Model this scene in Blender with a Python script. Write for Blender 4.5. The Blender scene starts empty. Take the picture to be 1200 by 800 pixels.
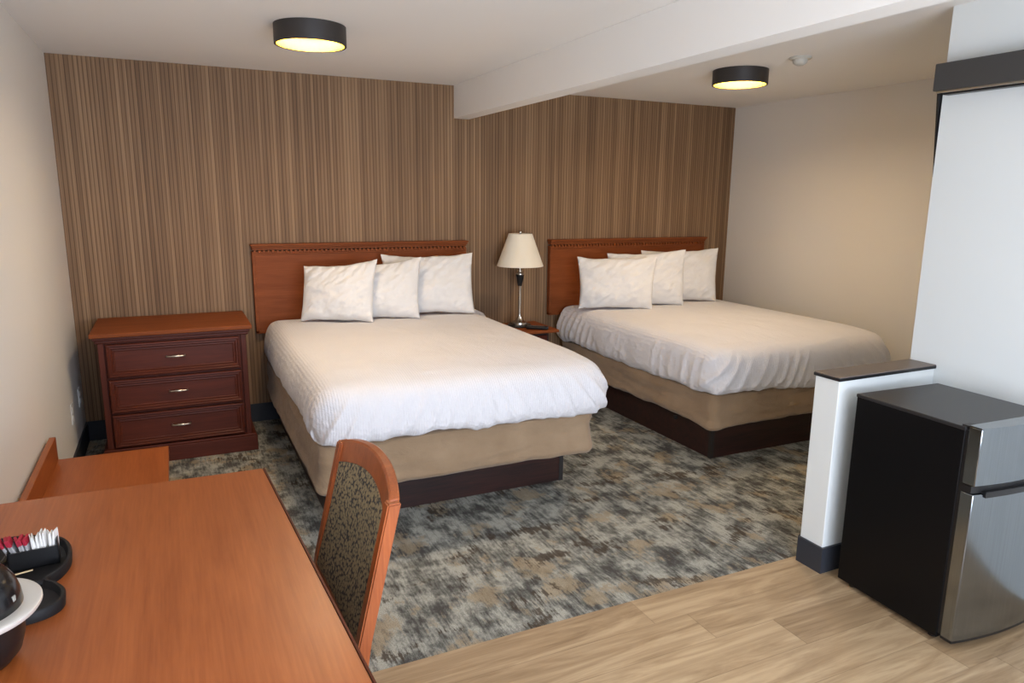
import bpy, bmesh, math, random
from mathutils import Vector, Matrix, noise

# ------------------------------------------------------------------ camera, light, exposure
scn = bpy.context.scene
COL = scn.collection
FPX = 834.97
cam_d = bpy.data.cameras.new('camera')
cam_d.sensor_width = 36.0
cam_d.lens = 36.0 * FPX / 1200.0
cam_d.clip_start = 0.05
cam = bpy.data.objects.new('camera', cam_d)
COL.objects.link(cam)
PITCH, YAW, ROLL = 0.200157, 0.443802, 0.010088
_f = Vector((math.sin(YAW)*math.cos(PITCH), math.cos(YAW)*math.cos(PITCH), -math.sin(PITCH)))
_r = Vector((math.cos(YAW), -math.sin(YAW), 0))
_u = _r.cross(_f)
_r2 = _r*math.cos(ROLL) + _u*math.sin(ROLL)
_u2 = -_r*math.sin(ROLL) + _u*math.cos(ROLL)
M3 = Matrix((( _r2.x, _u2.x, -_f.x), (_r2.y, _u2.y, -_f.y), (_r2.z, _u2.z, -_f.z)))
cam.matrix_world = Matrix.Translation((0.59782, -5.2090, 1.59501)) @ M3.to_4x4()
scn.camera = cam

scn.view_settings.view_transform = 'Standard'
scn.view_settings.look = 'None'
scn.view_settings.gamma = 1.0
scn.view_settings.use_curve_mapping = False
scn.view_settings.exposure = 0.12

world = bpy.data.worlds.new('daylight')
scn.world = world
world.use_nodes = True
world.node_tree.nodes['Background'].inputs[0].default_value = (0.62, 0.75, 1.0, 1)
world.node_tree.nodes['Background'].inputs[1].default_value = 1.5

WIN = dict(x0=0.25, x1=2.75, z0=0.45, z1=2.12, y=-6.40)
def area(name, loc, rot, sx, sy, energy, color, shape='RECTANGLE'):
    d = bpy.data.lights.new(name, 'AREA')
    d.shape = shape; d.size = sx; d.size_y = sy
    d.energy = energy; d.color = color
    o = bpy.data.objects.new(name, d); COL.objects.link(o)
    o.location = loc; o.rotation_euler = rot
    return o
area('window_daylight', ((WIN['x0']+WIN['x1'])/2, WIN['y']-0.12, (WIN['z0']+WIN['z1'])/2),
     (math.radians(90), 0, 0), WIN['x1']-WIN['x0'], WIN['z1']-WIN['z0'], 68, (0.54, 0.69, 1.0))
# daylight thrown up into the room by the bright ground outside the window
area('ground_bounce_daylight', ((WIN['x0']+WIN['x1'])/2, WIN['y']-0.14, WIN['z0']+0.45),
     (math.radians(125), 0, 0), WIN['x1']-WIN['x0'], 0.9, 88, (0.92, 0.96, 1.0))
LAMP_STRENGTH = 84.0
LAMP_COLOR = (1.0, 0.77, 0.51)

# ------------------------------------------------------------------ room numbers
H = 2.40; W = 5.284; BX0 = 2.574; BX1 = 2.697; BZ = 2.165
WX = 3.649; YC = -3.090; YR = -6.40

# ------------------------------------------------------------------ node helpers
def mat(name):
    m = bpy.data.materials.new(name); m.use_nodes = True
    return m, m.node_tree.nodes, m.node_tree.links, m.node_tree.nodes['Principled BSDF']
def srgb(r, g, b):
    f = lambda c: (c/255/12.92) if c/255 <= 0.04045 else ((c/255+0.055)/1.055)**2.4
    return (f(r), f(g), f(b), 1)
def ramp(N, stops, interp='LINEAR'):
    r = N.new('ShaderNodeValToRGB'); e = r.color_ramp; e.interpolation = interp
    while len(e.elements) < len(stops): e.elements.new(0.5)
    for el, (p, c) in zip(e.elements, stops): el.position = p; el.color = c
    return r
def coords(N, L, scale=(1, 1, 1), rot=(0, 0, 0), out='Object'):
    t = N.new('ShaderNodeTexCoord'); mp = N.new('ShaderNodeMapping')
    mp.inputs['Scale'].default_value = scale; mp.inputs['Rotation'].default_value = rot
    L.new(t.outputs[out], mp.inputs['Vector'])
    return mp.outputs[0]
def ntex(N, L, vec, scale, detail=4, rough=0.5, dist=0.0):
    n = N.new('ShaderNodeTexNoise'); n.inputs['Scale'].default_value = scale
    n.inputs['Detail'].default_value = detail; n.inputs['Roughness'].default_value = rough
    n.inputs['Distortion'].default_value = dist
    if vec is not None: L.new(vec, n.inputs['Vector'])
    return n
def bump(N, L, b, h, strength=0.2, dist=0.01):
    n = N.new('ShaderNodeBump'); n.inputs['Strength'].default_value = strength
    n.inputs['Distance'].default_value = dist
    L.new(h, n.inputs['Height']); L.new(n.outputs[0], b.inputs['Normal'])
    return n
def math_n(N, L, op, a, b=None, c=None):
    n = N.new('ShaderNodeMath'); n.operation = op
    for i, v in enumerate((a, b, c)):
        if v is None: continue
        if isinstance(v, (int, float)): n.inputs[i].default_value = v
        else: L.new(v, n.inputs[i])
    return n.outputs[0]
def mix(N, L, fac, a, b, mode='MIX'):
    n = N.new('ShaderNodeMix'); n.data_type = 'RGBA'; n.blend_type = mode
    for i, v in ((0, fac), (6, a), (7, b)):
        if isinstance(v, (int, float)): n.inputs[i].default_value = v
        elif isinstance(v, tuple): n.inputs[i].default_value = v
        else: L.new(v, n.inputs[i])
    return n.outputs[2]

def plain(name, col, rough=0.5, metal=0.0, spec=0.5, coat=0.0, bscale=None, bstr=0.1, emis=None, estr=0):
    m, N, L, b = mat(name)
    v = coords(N, L)
    n = ntex(N, L, v, 6.0, 3)
    c2 = tuple(min(1, x*0.93) for x in col[:3]) + (1,)
    L.new(mix(N, L, n.outputs[0], c2, col), b.inputs['Base Color'])
    b.inputs['Roughness'].default_value = rough; b.inputs['Metallic'].default_value = metal
    b.inputs['Specular IOR Level'].default_value = spec
    b.inputs['Coat Weight'].default_value = coat
    if bscale:
        n2 = ntex(N, L, v, bscale, 3); bump(N, L, b, n2.outputs[0], bstr, 0.002)
    if emis:
        b.inputs['Emission Color'].default_value = emis; b.inputs['Emission Strength'].default_value = estr
    return m

def wood(name, dark, light, rough=0.35, axis=0, scale=1.0, coat=0.2, spec=0.5):
    m, N, L, b = mat(name)
    s = [9*scale]*3; s[axis] = 0.9*scale
    v = coords(N, L, tuple(s))
    n1 = ntex(N, L, v, 2.2, 5, 0.6, 0.6)
    s2 = [160*scale]*3; s2[axis] = 6*scale
    v2 = coords(N, L, tuple(s2))
    n2 = ntex(N, L, v2, 1.0, 3, 0.6)
    f = math_n(N, L, 'ADD', math_n(N, L, 'MULTIPLY', n1.outputs[0], 0.55), math_n(N, L, 'MULTIPLY', n2.outputs[0], 0.45))
    r = ramp(N, [(0.32, dark), (0.68, light)]); L.new(f, r.inputs[0])
    L.new(r.outputs[0], b.inputs['Base Color'])
    b.inputs['Roughness'].default_value = rough; b.inputs['Coat Weight'].default_value = coat
    b.inputs['Coat Roughness'].default_value = 0.25; b.inputs['Specular IOR Level'].default_value = spec
    bump(N, L, b, n2.outputs[0], 0.05, 0.001)
    return m

def fabric(name, c1, c2, rough=0.9, weave=900, bstr=0.25, wrinkle=0.0, sheen=0.2):
    m, N, L, b = mat(name)
    v = coords(N, L)
    n = ntex(N, L, v, 5, 4)
    r = ramp(N, [(0.3, c1), (0.7, c2)]); L.new(n.outputs[0], r.inputs[0])
    L.new(r.outputs[0], b.inputs['Base Color'])
    b.inputs['Roughness'].default_value = rough; b.inputs['Specular IOR Level'].default_value = 0.2
    b.inputs['Sheen Weight'].default_value = sheen
    nn = ntex(N, L, v, weave, 2)
    h = nn.outputs[0]
    if wrinkle:
        vw = coords(N, L, (1, 1, 2.2))
        w = ntex(N, L, vw, 9, 6, 0.55, 1.2)
        h = math_n(N, L, 'ADD', math_n(N, L, 'MULTIPLY', h, 0.15), math_n(N, L, 'MULTIPLY', w.outputs[0], wrinkle))
    bump(N, L, b, h, bstr, 0.01)
    return m

def paint(name, col, rough=0.75):
    m, N, L, b = mat(name)
    v = coords(N, L)
    n = ntex(N, L, v, 1.2, 3)
    c2 = tuple(x*0.96 for x in col[:3]) + (1,)
    L.new(mix(N, L, n.outputs[0], c2, col), b.inputs['Base Color'])
    b.inputs['Roughness'].default_value = rough; b.inputs['Specular IOR Level'].default_value = 0.25
    n2 = ntex(N, L, v, 140, 3); bump(N, L, b, n2.outputs[0], 0.08, 0.002)
    return m

M = {}
M['paint'] = paint('wall_paint', srgb(232, 227, 218))
M['ceil'] = paint('ceiling_paint', srgb(242, 239, 233), 0.85)
M['white'] = paint('white_paint', srgb(228, 231, 228), 0.55)
M['cherry'] = wood('cherry_veneer', srgb(120, 60, 27), srgb(143, 78, 40), 0.55, 0, 1.0, 0.0, 0.15)
M['cherry_y'] = wood('cherry_laminate', srgb(142, 72, 30), srgb(170, 94, 46), 0.36, 1, 1.0, 0.08, 0.4)
M['cherry_z'] = wood('cherry_chair_wood', srgb(128, 60, 24), srgb(172, 90, 42), 0.3, 2, 1.0, 0.3)
M['mahog'] = wood('mahogany_dresser', srgb(74, 31, 18), srgb(97, 43, 27), 0.48, 0, 1.0, 0.0, 0.25)
M['mahog_z'] = wood('mahogany_vertical', srgb(74, 31, 18), srgb(97, 43, 27), 0.48, 2, 1.0, 0.0, 0.25)
M['plinth'] = wood('dark_plinth_wood', srgb(22, 12, 10), srgb(62, 30, 23), 0.45, 0, 1.3, 0.1)
M['strip'] = plain('dark_corner_metal', srgb(42, 38, 36), 0.5)
M['base'] = plain('charcoal_baseboard', srgb(46, 49, 56), 0.55)
M['tan'] = fabric('tan_box_cover', srgb(146, 121, 94), srgb(162, 137, 109), 0.95, 500, 0.6, 0.9)
M['sheet'] = fabric('white_cotton', srgb(236, 232, 228), srgb(243, 240, 236), 0.9, 700, 0.45, 0.7)
m, N, L, b = mat('white_waffle_cotton')
v = coords(N, L)
n = ntex(N, L, v, 4, 3)
L.new(mix(N, L, n.outputs[0], srgb(222, 219, 220), srgb(230, 227, 228)), b.inputs['Base Color'])
b.inputs['Roughness'].default_value = 0.9; b.inputs['Specular IOR Level'].default_value = 0.15; b.inputs['Sheen Weight'].default_value = 0.15
c1_ = ntex(N, L, coords(N, L, (1, 0.55, 1)), 60, 4, 0.6, 0.8)
c2_ = ntex(N, L, coords(N, L, (1, 1, 0.4)), 11, 5, 0.55, 0.5)
ww = N.new('ShaderNodeTexWave'); ww.bands_direction = 'X'; ww.inputs['Scale'].default_value = 26; ww.inputs['Distortion'].default_value = 1.5; ww.inputs['Detail'].default_value = 2; L.new(v, ww.inputs['Vector'])
hh = math_n(N, L, 'ADD', math_n(N, L, 'MULTIPLY', c1_.outputs[0], 0.55), math_n(N, L, 'MULTIPLY', c2_.outputs[0], 0.6))
hh = math_n(N, L, 'ADD', hh, math_n(N, L, 'MULTIPLY', ww.outputs[0], 0.16))
bump(N, L, b, hh, 0.55, 0.012)
M['sheet'] = m
M['pillow'] = fabric('pillow_cotton', srgb(222, 219, 215), srgb(230, 227, 223), 0.9, 700, 0.35, 0.8)
M['black'] = plain('black_plastic', srgb(22, 21, 22), 0.35)
M['tray'] = plain('matte_black_tray', srgb(26, 24, 24), 0.55, spec=0.25)
M['gloss'] = plain('glossy_black_plastic', srgb(20, 20, 22), 0.2, spec=0.6)
M['black_matte'] = plain('black_enamel', srgb(8, 8, 10), 0.4, spec=0.2)
M['fridge_top'] = plain('fridge_top_black', srgb(34, 33, 34), 0.38, bscale=300, bstr=0.3)
M['fixture'] = plain('dark_bronze_fixture', srgb(48, 43, 40), 0.5)
M['brass_in'] = plain('gold_lamp_lining', srgb(196, 160, 4), 0.5)
M['chrome'] = plain('chrome', srgb(205, 203, 198), 0.15, 1.0)
M['nickel'] = plain('brushed_nickel', srgb(196, 188, 176), 0.28, 1.0)
M['silver'] = plain('silver_rim', srgb(226, 222, 214), 0.35, 0.35)
M['shade'] = fabric('cream_lamp_shade', srgb(232, 222, 200), srgb(238, 228, 208), 0.9, 600, 0.1)
M['plastic'] = plain('white_plastic', srgb(232, 230, 224), 0.4)
M['plastic_d'] = plain('grey_plastic', srgb(150, 148, 140), 0.5)
M['detector'] = plain('detector_plastic', srgb(196, 192, 180), 0.5)
M['valance'] = plain('charcoal_valance', srgb(64, 62, 60), 0.6)
M['cap'] = plain('grey_brown_laminate_cap', srgb(112, 100, 92), 0.42)
M['paper'] = plain('white_paper', srgb(232, 228, 222), 0.8)
M['paper_g'] = plain('grey_paper', srgb(168, 166, 166), 0.8)
M['red'] = plain('red_paper', srgb(168, 20, 48), 0.7)
M['stick'] = plain('pale_birch_wood', srgb(226, 200, 156), 0.7)
M['glow'] = plain('lamp_diffuser', srgb(255, 245, 225), 0.5, emis=LAMP_COLOR + (1,), estr=LAMP_STRENGTH)
M['screen'] = plain('remote_keys', srgb(90, 90, 94), 0.4)

# stainless steel
m, N, L, b = mat('stainless_steel')
v = coords(N, L, (300, 300, 3)); n = ntex(N, L, v, 1.0, 3)
r = ramp(N, [(0.3, srgb(132, 138, 143)), (0.7, srgb(142, 148, 153))]); L.new(n.outputs[0], r.inputs[0]); L.new(r.outputs[0], b.inputs['Base Color'])
b.inputs['Metallic'].default_value = 1.0; b.inputs['Roughness'].default_value = 0.17
M['steel'] = m

# striped wallpaper: thin vertical ribs of varying brown
m, N, L, b = mat('ribbed_wallpaper')
v = coords(N, L)
sx = N.new('ShaderNodeSeparateXYZ'); L.new(v, sx.inputs[0])
P = 0.0235
t = math_n(N, L, 'DIVIDE', sx.outputs[0], P)
idx = math_n(N, L, 'FLOOR', t)
fr = math_n(N, L, 'FRACT', t)
wn = N.new('ShaderNodeTexWhiteNoise'); wn.noise_dimensions = '1D'; L.new(idx, wn.inputs['W'])
idx2 = math_n(N, L, 'FLOOR', math_n(N, L, 'DIVIDE', sx.outputs[0], P*0.5))
wn2 = N.new('ShaderNodeTexWhiteNoise'); wn2.noise_dimensions = '1D'; L.new(idx2, wn2.inputs['W'])
vg = coords(N, L, (110, 1, 1.6)); ng = ntex(N, L, vg, 1.0, 4, 0.6)
vb = coords(N, L, (1.0, 0.01, 0.25)); nb = ntex(N, L, vb, 2.6, 2, 0.6)
f = math_n(N, L, 'ADD', math_n(N, L, 'MULTIPLY', wn.outputs[0], 0.20), math_n(N, L, 'MULTIPLY', wn2.outputs[0], 0.12))
f = math_n(N, L, 'ADD', f, math_n(N, L, 'MULTIPLY', ng.outputs[0], 0.42))
f = math_n(N, L, 'ADD', f, math_n(N, L, 'MULTIPLY', nb.outputs[0], 0.26))
r = ramp(N, [(0.28, srgb(108, 82, 58)), (0.5, srgb(136, 106, 77)), (0.74, srgb(168, 136, 102))]); L.new(f, r.inputs[0])
g = ramp(N, [(0.0, (0.42, 0.40, 0.38, 1)), (0.13, (0.62, 0.6, 0.58, 1)), (0.26, (1, 1, 1, 1)), (0.9, (1, 1, 1, 1)), (1.0, (0.55, 0.53, 0.5, 1))])
L.new(fr, g.inputs[0])
L.new(mix(N, L, 1.0, r.outputs[0], g.outputs[0], 'MULTIPLY'), b.inputs['Base Color'])
b.inputs['Roughness'].default_value = 0.62; b.inputs['Specular IOR Level'].default_value = 0.3
bump(N, L, b, g.outputs[0], 0.3, 0.002)
M['wallpaper'] = m

# mottled carpet
m, N, L, b = mat('mottled_carpet')
R45 = math.radians(20)
ns = ntex(N, L, coords(N, L, (85, 9, 1), (0, 0, R45)), 1.0, 4, 0.75)
ns2 = ntex(N, L, coords(N, L, (30, 7, 1), (0, 0, R45)), 1.0, 4, 0.7)
st_ = math_n(N, L, 'ADD', math_n(N, L, 'MULTIPLY', math_n(N, L, 'SUBTRACT', ns.outputs[0], 0.5), 0.42), math_n(N, L, 'MULTIPLY', math_n(N, L, 'SUBTRACT', ns2.outputs[0], 0.5), 0.40))
n1 = ntex(N, L, coords(N, L, (1.25, 1.0, 1), (0, 0, 0.0)), 6.2, 6, 0.66, 0.0)
n2 = ntex(N, L, coords(N, L, (1.0, 0.9, 1), (0, 0, 0.3)), 4.4, 5, 0.6, 0.0)
n3 = ntex(N, L, coords(N, L, (1.0, 1.5, 1), (0, 0, R45)), 3.6, 5, 0.62)
nsp = ntex(N, L, coords(N, L), 240, 2, 0.9)
base = ramp(N, [(0.37, srgb(88, 85, 81)), (0.45, srgb(118, 118, 111)), (0.52, srgb(150, 149, 140)), (0.61, srgb(184, 182, 170))])
L.new(math_n(N, L, 'ADD', n1.outputs[0], st_), base.inputs[0])
tanf = ramp(N, [(0.54, (0, 0, 0, 1)), (0.61, (1, 1, 1, 1))])
L.new(math_n(N, L, 'ADD', n2.outputs[0], math_n(N, L, 'MULTIPLY', st_, 0.6)), tanf.inputs[0])
c = mix(N, L, math_n(N, L, 'MULTIPLY', tanf.outputs[0], 0.72), base.outputs[0], srgb(168, 150, 122))
dkf = ramp(N, [(0.36, (1, 1, 1, 1)), (0.41, (0, 0, 0, 1))])
L.new(math_n(N, L, 'ADD', n3.outputs[0], math_n(N, L, 'MULTIPLY', st_, 0.9)), dkf.inputs[0])
c = mix(N, L, math_n(N, L, 'MULTIPLY', dkf.outputs[0], 0.8), c, srgb(82, 70, 58))
spk = ramp(N, [(0.32, (0.45, 0.45, 0.45, 1)), (0.5, (0.95, 0.95, 0.95, 1)), (0.68, (1.4, 1.4, 1.4, 1))]); L.new(nsp.outputs[0], spk.inputs[0])
c = mix(N, L, 0.85, c, spk.outputs[0], 'MULTIPLY')
L.new(c, b.inputs['Base Color'])
b.inputs['Roughness'].default_value = 1.0; b.inputs['Specular IOR Level'].default_value = 0.05
bump(N, L, b, nsp.outputs[0], 0.7, 0.006)
M['carpet'] = m

# vinyl planks running along x
m, N, L, b = mat('oak_vinyl_planks')
v = coords(N, L)
sx = N.new('ShaderNodeSeparateXYZ'); L.new(v, sx.inputs[0])
PW, PL = 0.168, 1.22
ty = math_n(N, L, 'DIVIDE', math_n(N, L, 'ADD', sx.outputs[1], 9.782), PW)
row = math_n(N, L, 'FLOOR', ty); fy = math_n(N, L, 'FRACT', ty)
wr = N.new('ShaderNodeTexWhiteNoise'); wr.noise_dimensions = '1D'; L.new(row, wr.inputs['W'])
tx = math_n(N, L, 'ADD', math_n(N, L, 'DIVIDE', sx.outputs[0], PL), wr.outputs[0])
cx = math_n(N, L, 'FLOOR', tx); fx = math_n(N, L, 'FRACT', tx)
cmb = N.new('ShaderNodeCombineXYZ'); L.new(cx, cmb.inputs[0]); L.new(row, cmb.inputs[1])
wp = N.new('ShaderNodeTexWhiteNoise'); wp.noise_dimensions = '3D'; L.new(cmb.outputs[0], wp.inputs['Vector'])
off = N.new('ShaderNodeVectorMath'); off.operation = 'MULTIPLY_ADD'
L.new(wp.outputs['Color'], off.inputs[0]); off.inputs[1].default_value = (7, 7, 7); L.new(v, off.inputs[2])
mp = N.new('ShaderNodeMapping'); mp.inputs['Scale'].default_value = (1.0, 9.0, 1.0); L.new(off.outputs[0], mp.inputs[0])
g1 = ntex(N, L, mp.outputs[0], 1.6, 6, 0.62, 1.4)
mp2 = N.new('ShaderNodeMapping'); mp2.inputs['Scale'].default_value = (4, 90, 1.0); L.new(off.outputs[0], mp2.inputs[0])
g2 = ntex(N, L, mp2.outputs[0], 1.0, 3, 0.6)
f = math_n(N, L, 'ADD', math_n(N, L, 'MULTIPLY', g1.outputs[0], 0.6), math_n(N, L, 'MULTIPLY', g2.outputs[0], 0.2))
f = math_n(N, L, 'ADD', f, math_n(N, L, 'ADD', math_n(N, L, 'MULTIPLY', wp.outputs[0], 0.12), 0.04))
r = ramp(N, [(0.36, srgb(132, 106, 76)), (0.5, srgb(164, 137, 104)), (0.64, srgb(190, 164, 129))]); L.new(f, r.inputs[0])
def seam(frac, w):
    a = math_n(N, L, 'LESS_THAN', frac, w); return a
sm = math_n(N, L, 'MAXIMUM', seam(fy, 0.018), seam(fx, 0.003))
L.new(mix(N, L, math_n(N, L, 'MULTIPLY', sm, 0.45), r.outputs[0], srgb(110, 88, 62)), b.inputs['Base Color'])
b.inputs['Roughness'].default_value = 0.42; b.inputs['Specular IOR Level'].default_value = 0.4
bump(N, L, b, g2.outputs[0], 0.06, 0.001)
M['vinyl'] = m

# chair upholstery
m, N, L, b = mat('damask_upholstery')
v = coords(N, L)
vo = N.new('ShaderNodeTexVoronoi'); vo.inputs['Scale'].default_value = 92; L.new(coords(N, L, (1, 1, 1.25)), vo.inputs['Vector'])
nn = ntex(N, L, v, 150, 4, 0.75, 1.0)
f = math_n(N, L, 'ADD', math_n(N, L, 'MULTIPLY', vo.outputs['Distance'], 0.75), math_n(N, L, 'MULTIPLY', nn.outputs[0], 0.5))
r = ramp(N, [(0.0, srgb(60, 54, 44)), (0.30, srgb(92, 80, 56)), (0.36, srgb(150, 134, 100)), (0.66, srgb(128, 114, 86)), (0.76, srgb(56, 52, 48)), (1.0, srgb(44, 44, 44))])
L.new(f, r.inputs[0]); L.new(r.outputs[0], b.inputs['Base Color'])
b.inputs['Roughness'].default_value = 0.8; bump(N, L, b, f, 0.3, 0.003)
M['damask'] = m

# ------------------------------------------------------------------ mesh helpers
def tag(o, label=None, cat=None, group=None, kind=None):
    if label: o['label'] = label
    if cat: o['category'] = cat
    if group: o['group'] = group
    if kind: o['kind'] = kind
    return o
def empty(name, loc, rz=0, label=None, cat=None, group=None):
    o = bpy.data.objects.new(name, None); COL.objects.link(o)
    o.location = loc; o.rotation_euler = (0, 0, rz); o.empty_display_size = 0.1
    return tag(o, label, cat, group)
class MB:
    def __init__(s): s.bm = bmesh.new(); s.smooth = False
    def box(s, x0, x1, y0, y1, z0, z1, bev=0.0, seg=2):
        b = bmesh.new()
        bmesh.ops.create_cube(b, size=1)
        for v in b.verts:
            v.co = Vector((x0+(v.co.x+.5)*(x1-x0), y0+(v.co.y+.5)*(y1-y0), z0+(v.co.z+.5)*(z1-z0)))
        if bev: bmesh.ops.bevel(b, geom=list(b.edges), offset=bev, segments=seg, affect='EDGES', profile=0.5)
        s.merge(b); return s
    def merge(s, b, mx=None):
        if mx is not None: bmesh.ops.transform(b, matrix=mx, verts=b.verts)
        me = bpy.data.meshes.new('tmp'); b.to_mesh(me); b.free()
        s.bm.from_mesh(me); bpy.data.meshes.remove(me)
    def prism(s, pts, z0, z1, bev=0.0):
        b = bmesh.new()
        vs = [b.verts.new((p[0], p[1], z0)) for p in pts]
        f = b.faces.new(vs)
        r = bmesh.ops.extrude_face_region(b, geom=[f])
        for e in r['geom']:
            if isinstance(e, bmesh.types.BMVert): e.co.z = z1
        bmesh.ops.recalc_face_normals(b, faces=b.faces)
        if bev: bmesh.ops.bevel(b, geom=list(b.edges), offset=bev, segments=2, affect='EDGES')
        s.merge(b); return s
    def lathe(s, prof, n=48, cx=0, cy=0, closed=False):
        b = bmesh.new(); rings = []
        for (r, z) in prof:
            if r < 1e-6: rings.append([b.verts.new((cx, cy, z))])
            else: rings.append([b.verts.new((cx+r*math.cos(2*math.pi*i/n), cy+r*math.sin(2*math.pi*i/n), z)) for i in range(n)])
        pairs = list(zip(rings, rings[1:]))
        if closed: pairs.append((rings[-1], rings[0]))
        for a, c in pairs:
            for i in range(n):
                j = (i+1) % n
                if len(a) == 1 and len(c) == 1: continue
                if len(a) == 1: b.faces.new((a[0], c[i], c[j]))
                elif len(c) == 1: b.faces.new((a[i], a[j], c[0]))
                else: b.faces.new((a[i], a[j], c[j], c[i]))
        bmesh.ops.recalc_face_normals(b, faces=b.faces)
        s.merge(b); return s
    def tube(s, pts, rad, n=10, cap=True):
        b = bmesh.new(); pts = [Vector(p) for p in pts]; rings = []
        rads = rad if isinstance(rad, (list, tuple)) else [rad]*len(pts)
        up = Vector((0, 0, 1))
        for i, p in enumerate(pts):
            d = (pts[min(i+1, len(pts)-1)] - pts[max(i-1, 0)]).normalized()
            a = d.cross(up)
            if a.length < 1e-3: a = d.cross(Vector((1, 0, 0)))
            a.normalize(); c = d.cross(a)
            rings.append([b.verts.new(p + (a*math.cos(2*math.pi*k/n) + c*math.sin(2*math.pi*k/n))*rads[i]) for k in range(n)])
        for a, c in zip(rings, rings[1:]):
            for k in range(n): b.faces.new((a[k], a[(k+1) % n], c[(k+1) % n], c[k]))
        if cap: b.faces.new(rings[0][::-1]); b.faces.new(rings[-1])
        bmesh.ops.recalc_face_normals(b, faces=b.faces)
        s.merge(b); return s
    def build(s, name, material, parent=None, smooth=False, mx=None, angle=40):
        if mx is not None: bmesh.ops.transform(s.bm, matrix=mx, verts=s.bm.verts)
        me = bpy.data.meshes.new(name); s.bm.to_mesh(me); s.bm.free()
        if isinstance(material, (list, tuple)):
            for mm in material: me.materials.append(mm)
        else: me.materials.append(material)
        o = bpy.data.objects.new(name, me); COL.objects.link(o)
        if parent: o.parent = parent
        if smooth:
            for p in me.polygons: p.use_smooth = True
            try: me.set_sharp_from_angle(angle=math.radians(angle))
            except Exception: pass
        return o
def box(name, dims, material, parent=None, bev=0.0, smooth=False):
    return MB().box(*dims, bev=bev).build(name, material, parent, smooth=smooth)
def struct(name, dims, material, bev=0.0):
    return tag(box(name, dims, material, None, bev), kind='structure')

# ------------------------------------------------------------------ the room shell
T = 0.10
struct('floor', (-T, W+T, -3.062, T, -0.10, 0.0), M['carpet'])
struct('floor_vinyl', (-T, WX+T, YR-T, -3.062, -0.10, 0.001), M['vinyl'])
struct('ceiling', (-T, W+T, YR-T, T, H, H+T), M['ceil'])
struct('ceiling_beam', (BX0, BX1, YR, 0.0, BZ, H), M['ceil'], 0.002)
struct('wall_back', (-T, W+T, 0.0, T, 0, H), M['wallpaper'])
struct('wall_left', (-T, 0.0, YR-T, 0.0, 0, H), M['paint'])
struct('wall_right', (W, W+T, YC-T, 0.0, 0, H), M['paint'])
struct('wall_closet', (WX, WX+T, YR-T, YC-T, 0, H), M['white'])
struct('wall_alcove', (WX, W+T, YC-T, YC, 0, H), M['white'])
# rear wall with the window that lights the room
wb = MB()
wb.box(-T, WIN['x0'], YR-T, YR, 0, H); wb.box(WIN['x1'], WX+T, YR-T, YR, 0, H)
wb.box(WIN['x0'], WIN['x1'], YR-T, YR, 0, WIN['z0']); wb.box(WIN['x0'], WIN['x1'], YR-T, YR, WIN['z1'], H)
tag(wb.build('wall_rear', M['paint']), kind='structure')
wf = MB()
for x in (WIN['x0'], (WIN['x0']+WIN['x1'])/2-0.02, WIN['x1']-0.04):
    wf.box(x, x+0.04, YR-0.07, YR-0.02, WIN['z0'], WIN['z1'])
for z in (WIN['z0'], WIN['z1']-0.04):
    wf.box(WIN['x0'], WIN['x1'], YR-0.07, YR-0.02, z, z+0.04)
tag(wf.build('window_1', M['white']), kind='structure')

BH = 0.13
struct('baseboard_back', (0.0, W, -0.012, 0.0, 0, BH), M['base'], 0.002)
struct('baseboard_left', (0.0, 0.012, YR, -0.012, 0, BH), M['base'], 0.002)
struct('baseboard_right', (W-0.012, W, YC, -0.012, 0, BH), M['base'], 0.002)

# half-height partition with its cap and baseboard
PX, PY = 3.048, -3.212
pw = empty('half_wall', ((PX+WX)/2, (PY+YC)/2, 0))
pw['kind'] = 'structure'
def rel(o, root):
    o.parent = root; o.matrix_parent_inverse = Matrix.Translation(root.location).inverted(); return o
rel(box('partition', (PX, WX, PY, YC, 0.0, 0.862), M['white'], None, 0.003), pw)
rel(box('cap', (PX-0.006, WX-0.001, PY-0.006, YC+0.004, 0.862, 0.878), [M['cap']], None, 0.0015), pw)
rel(box('cap_edge_band', (PX-0.0075, WX-0.001, PY-0.0075, YC+0.0055, 0.861, 0.8745), M['black'], None, 0.001), pw)
kb = MB(); kb.box(PX-0.012, PX, PY-0.012, YC+0.002, 0.0, 0.118, 0.001); kb.box(PX-0.001, WX-0.013, PY-0.012, PY, 0.0, 0.118, 0.001)
kb.box(PX, WX, YC, YC+0.010, 0.0, 0.118, 0.001)
rel(kb.build('baseboard', M['base']), pw)

# blind header on the closet side
vh = empty('shade_valance', (3.60, -3.7, 2.05), 0, 'charcoal grey box valance fixed high on the white wall above the refrigerator', 'valance')
rel(box('header_box', (3.560, WX, -5.0, -3.103, 2.050, 2.160), M['valance'], None, 0.003), vh)
rel(box('rail_lip', (3.575, 3.585, -5.0, -3.11, 2.042, 2.052), M['nickel'], None), vh)
rel(box('shade_tube', (3.60, 3.64, -5.0, -3.12, 2.036, 2.052), M['black'], None, 0.004), vh)
ch = MB()
b_ = bmesh.new()
q = [(3.624, -3.076, 2.10), (3.665, -3.076, 2.10), (3.700, -3.076, 1.70), (3.668, -3.076, 1.70)]
vs = [b_.verts.new(p) for p in q] + [b_.verts.new((p[0], p[1]-0.008, p[2])) for p in q]
for f_ in ((0,1,2,3), (7,6,5,4), (0,4,5,1), (1,5,6,2), (2,6,7,3), (3,7,4,0)): b_.faces.new([vs[i] for i in f_])
bmesh.ops.recalc_face_normals(b_, faces=b_.faces); ch.merge(b_)
rel(ch.build('hanging_strap', M['black']), vh)

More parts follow.
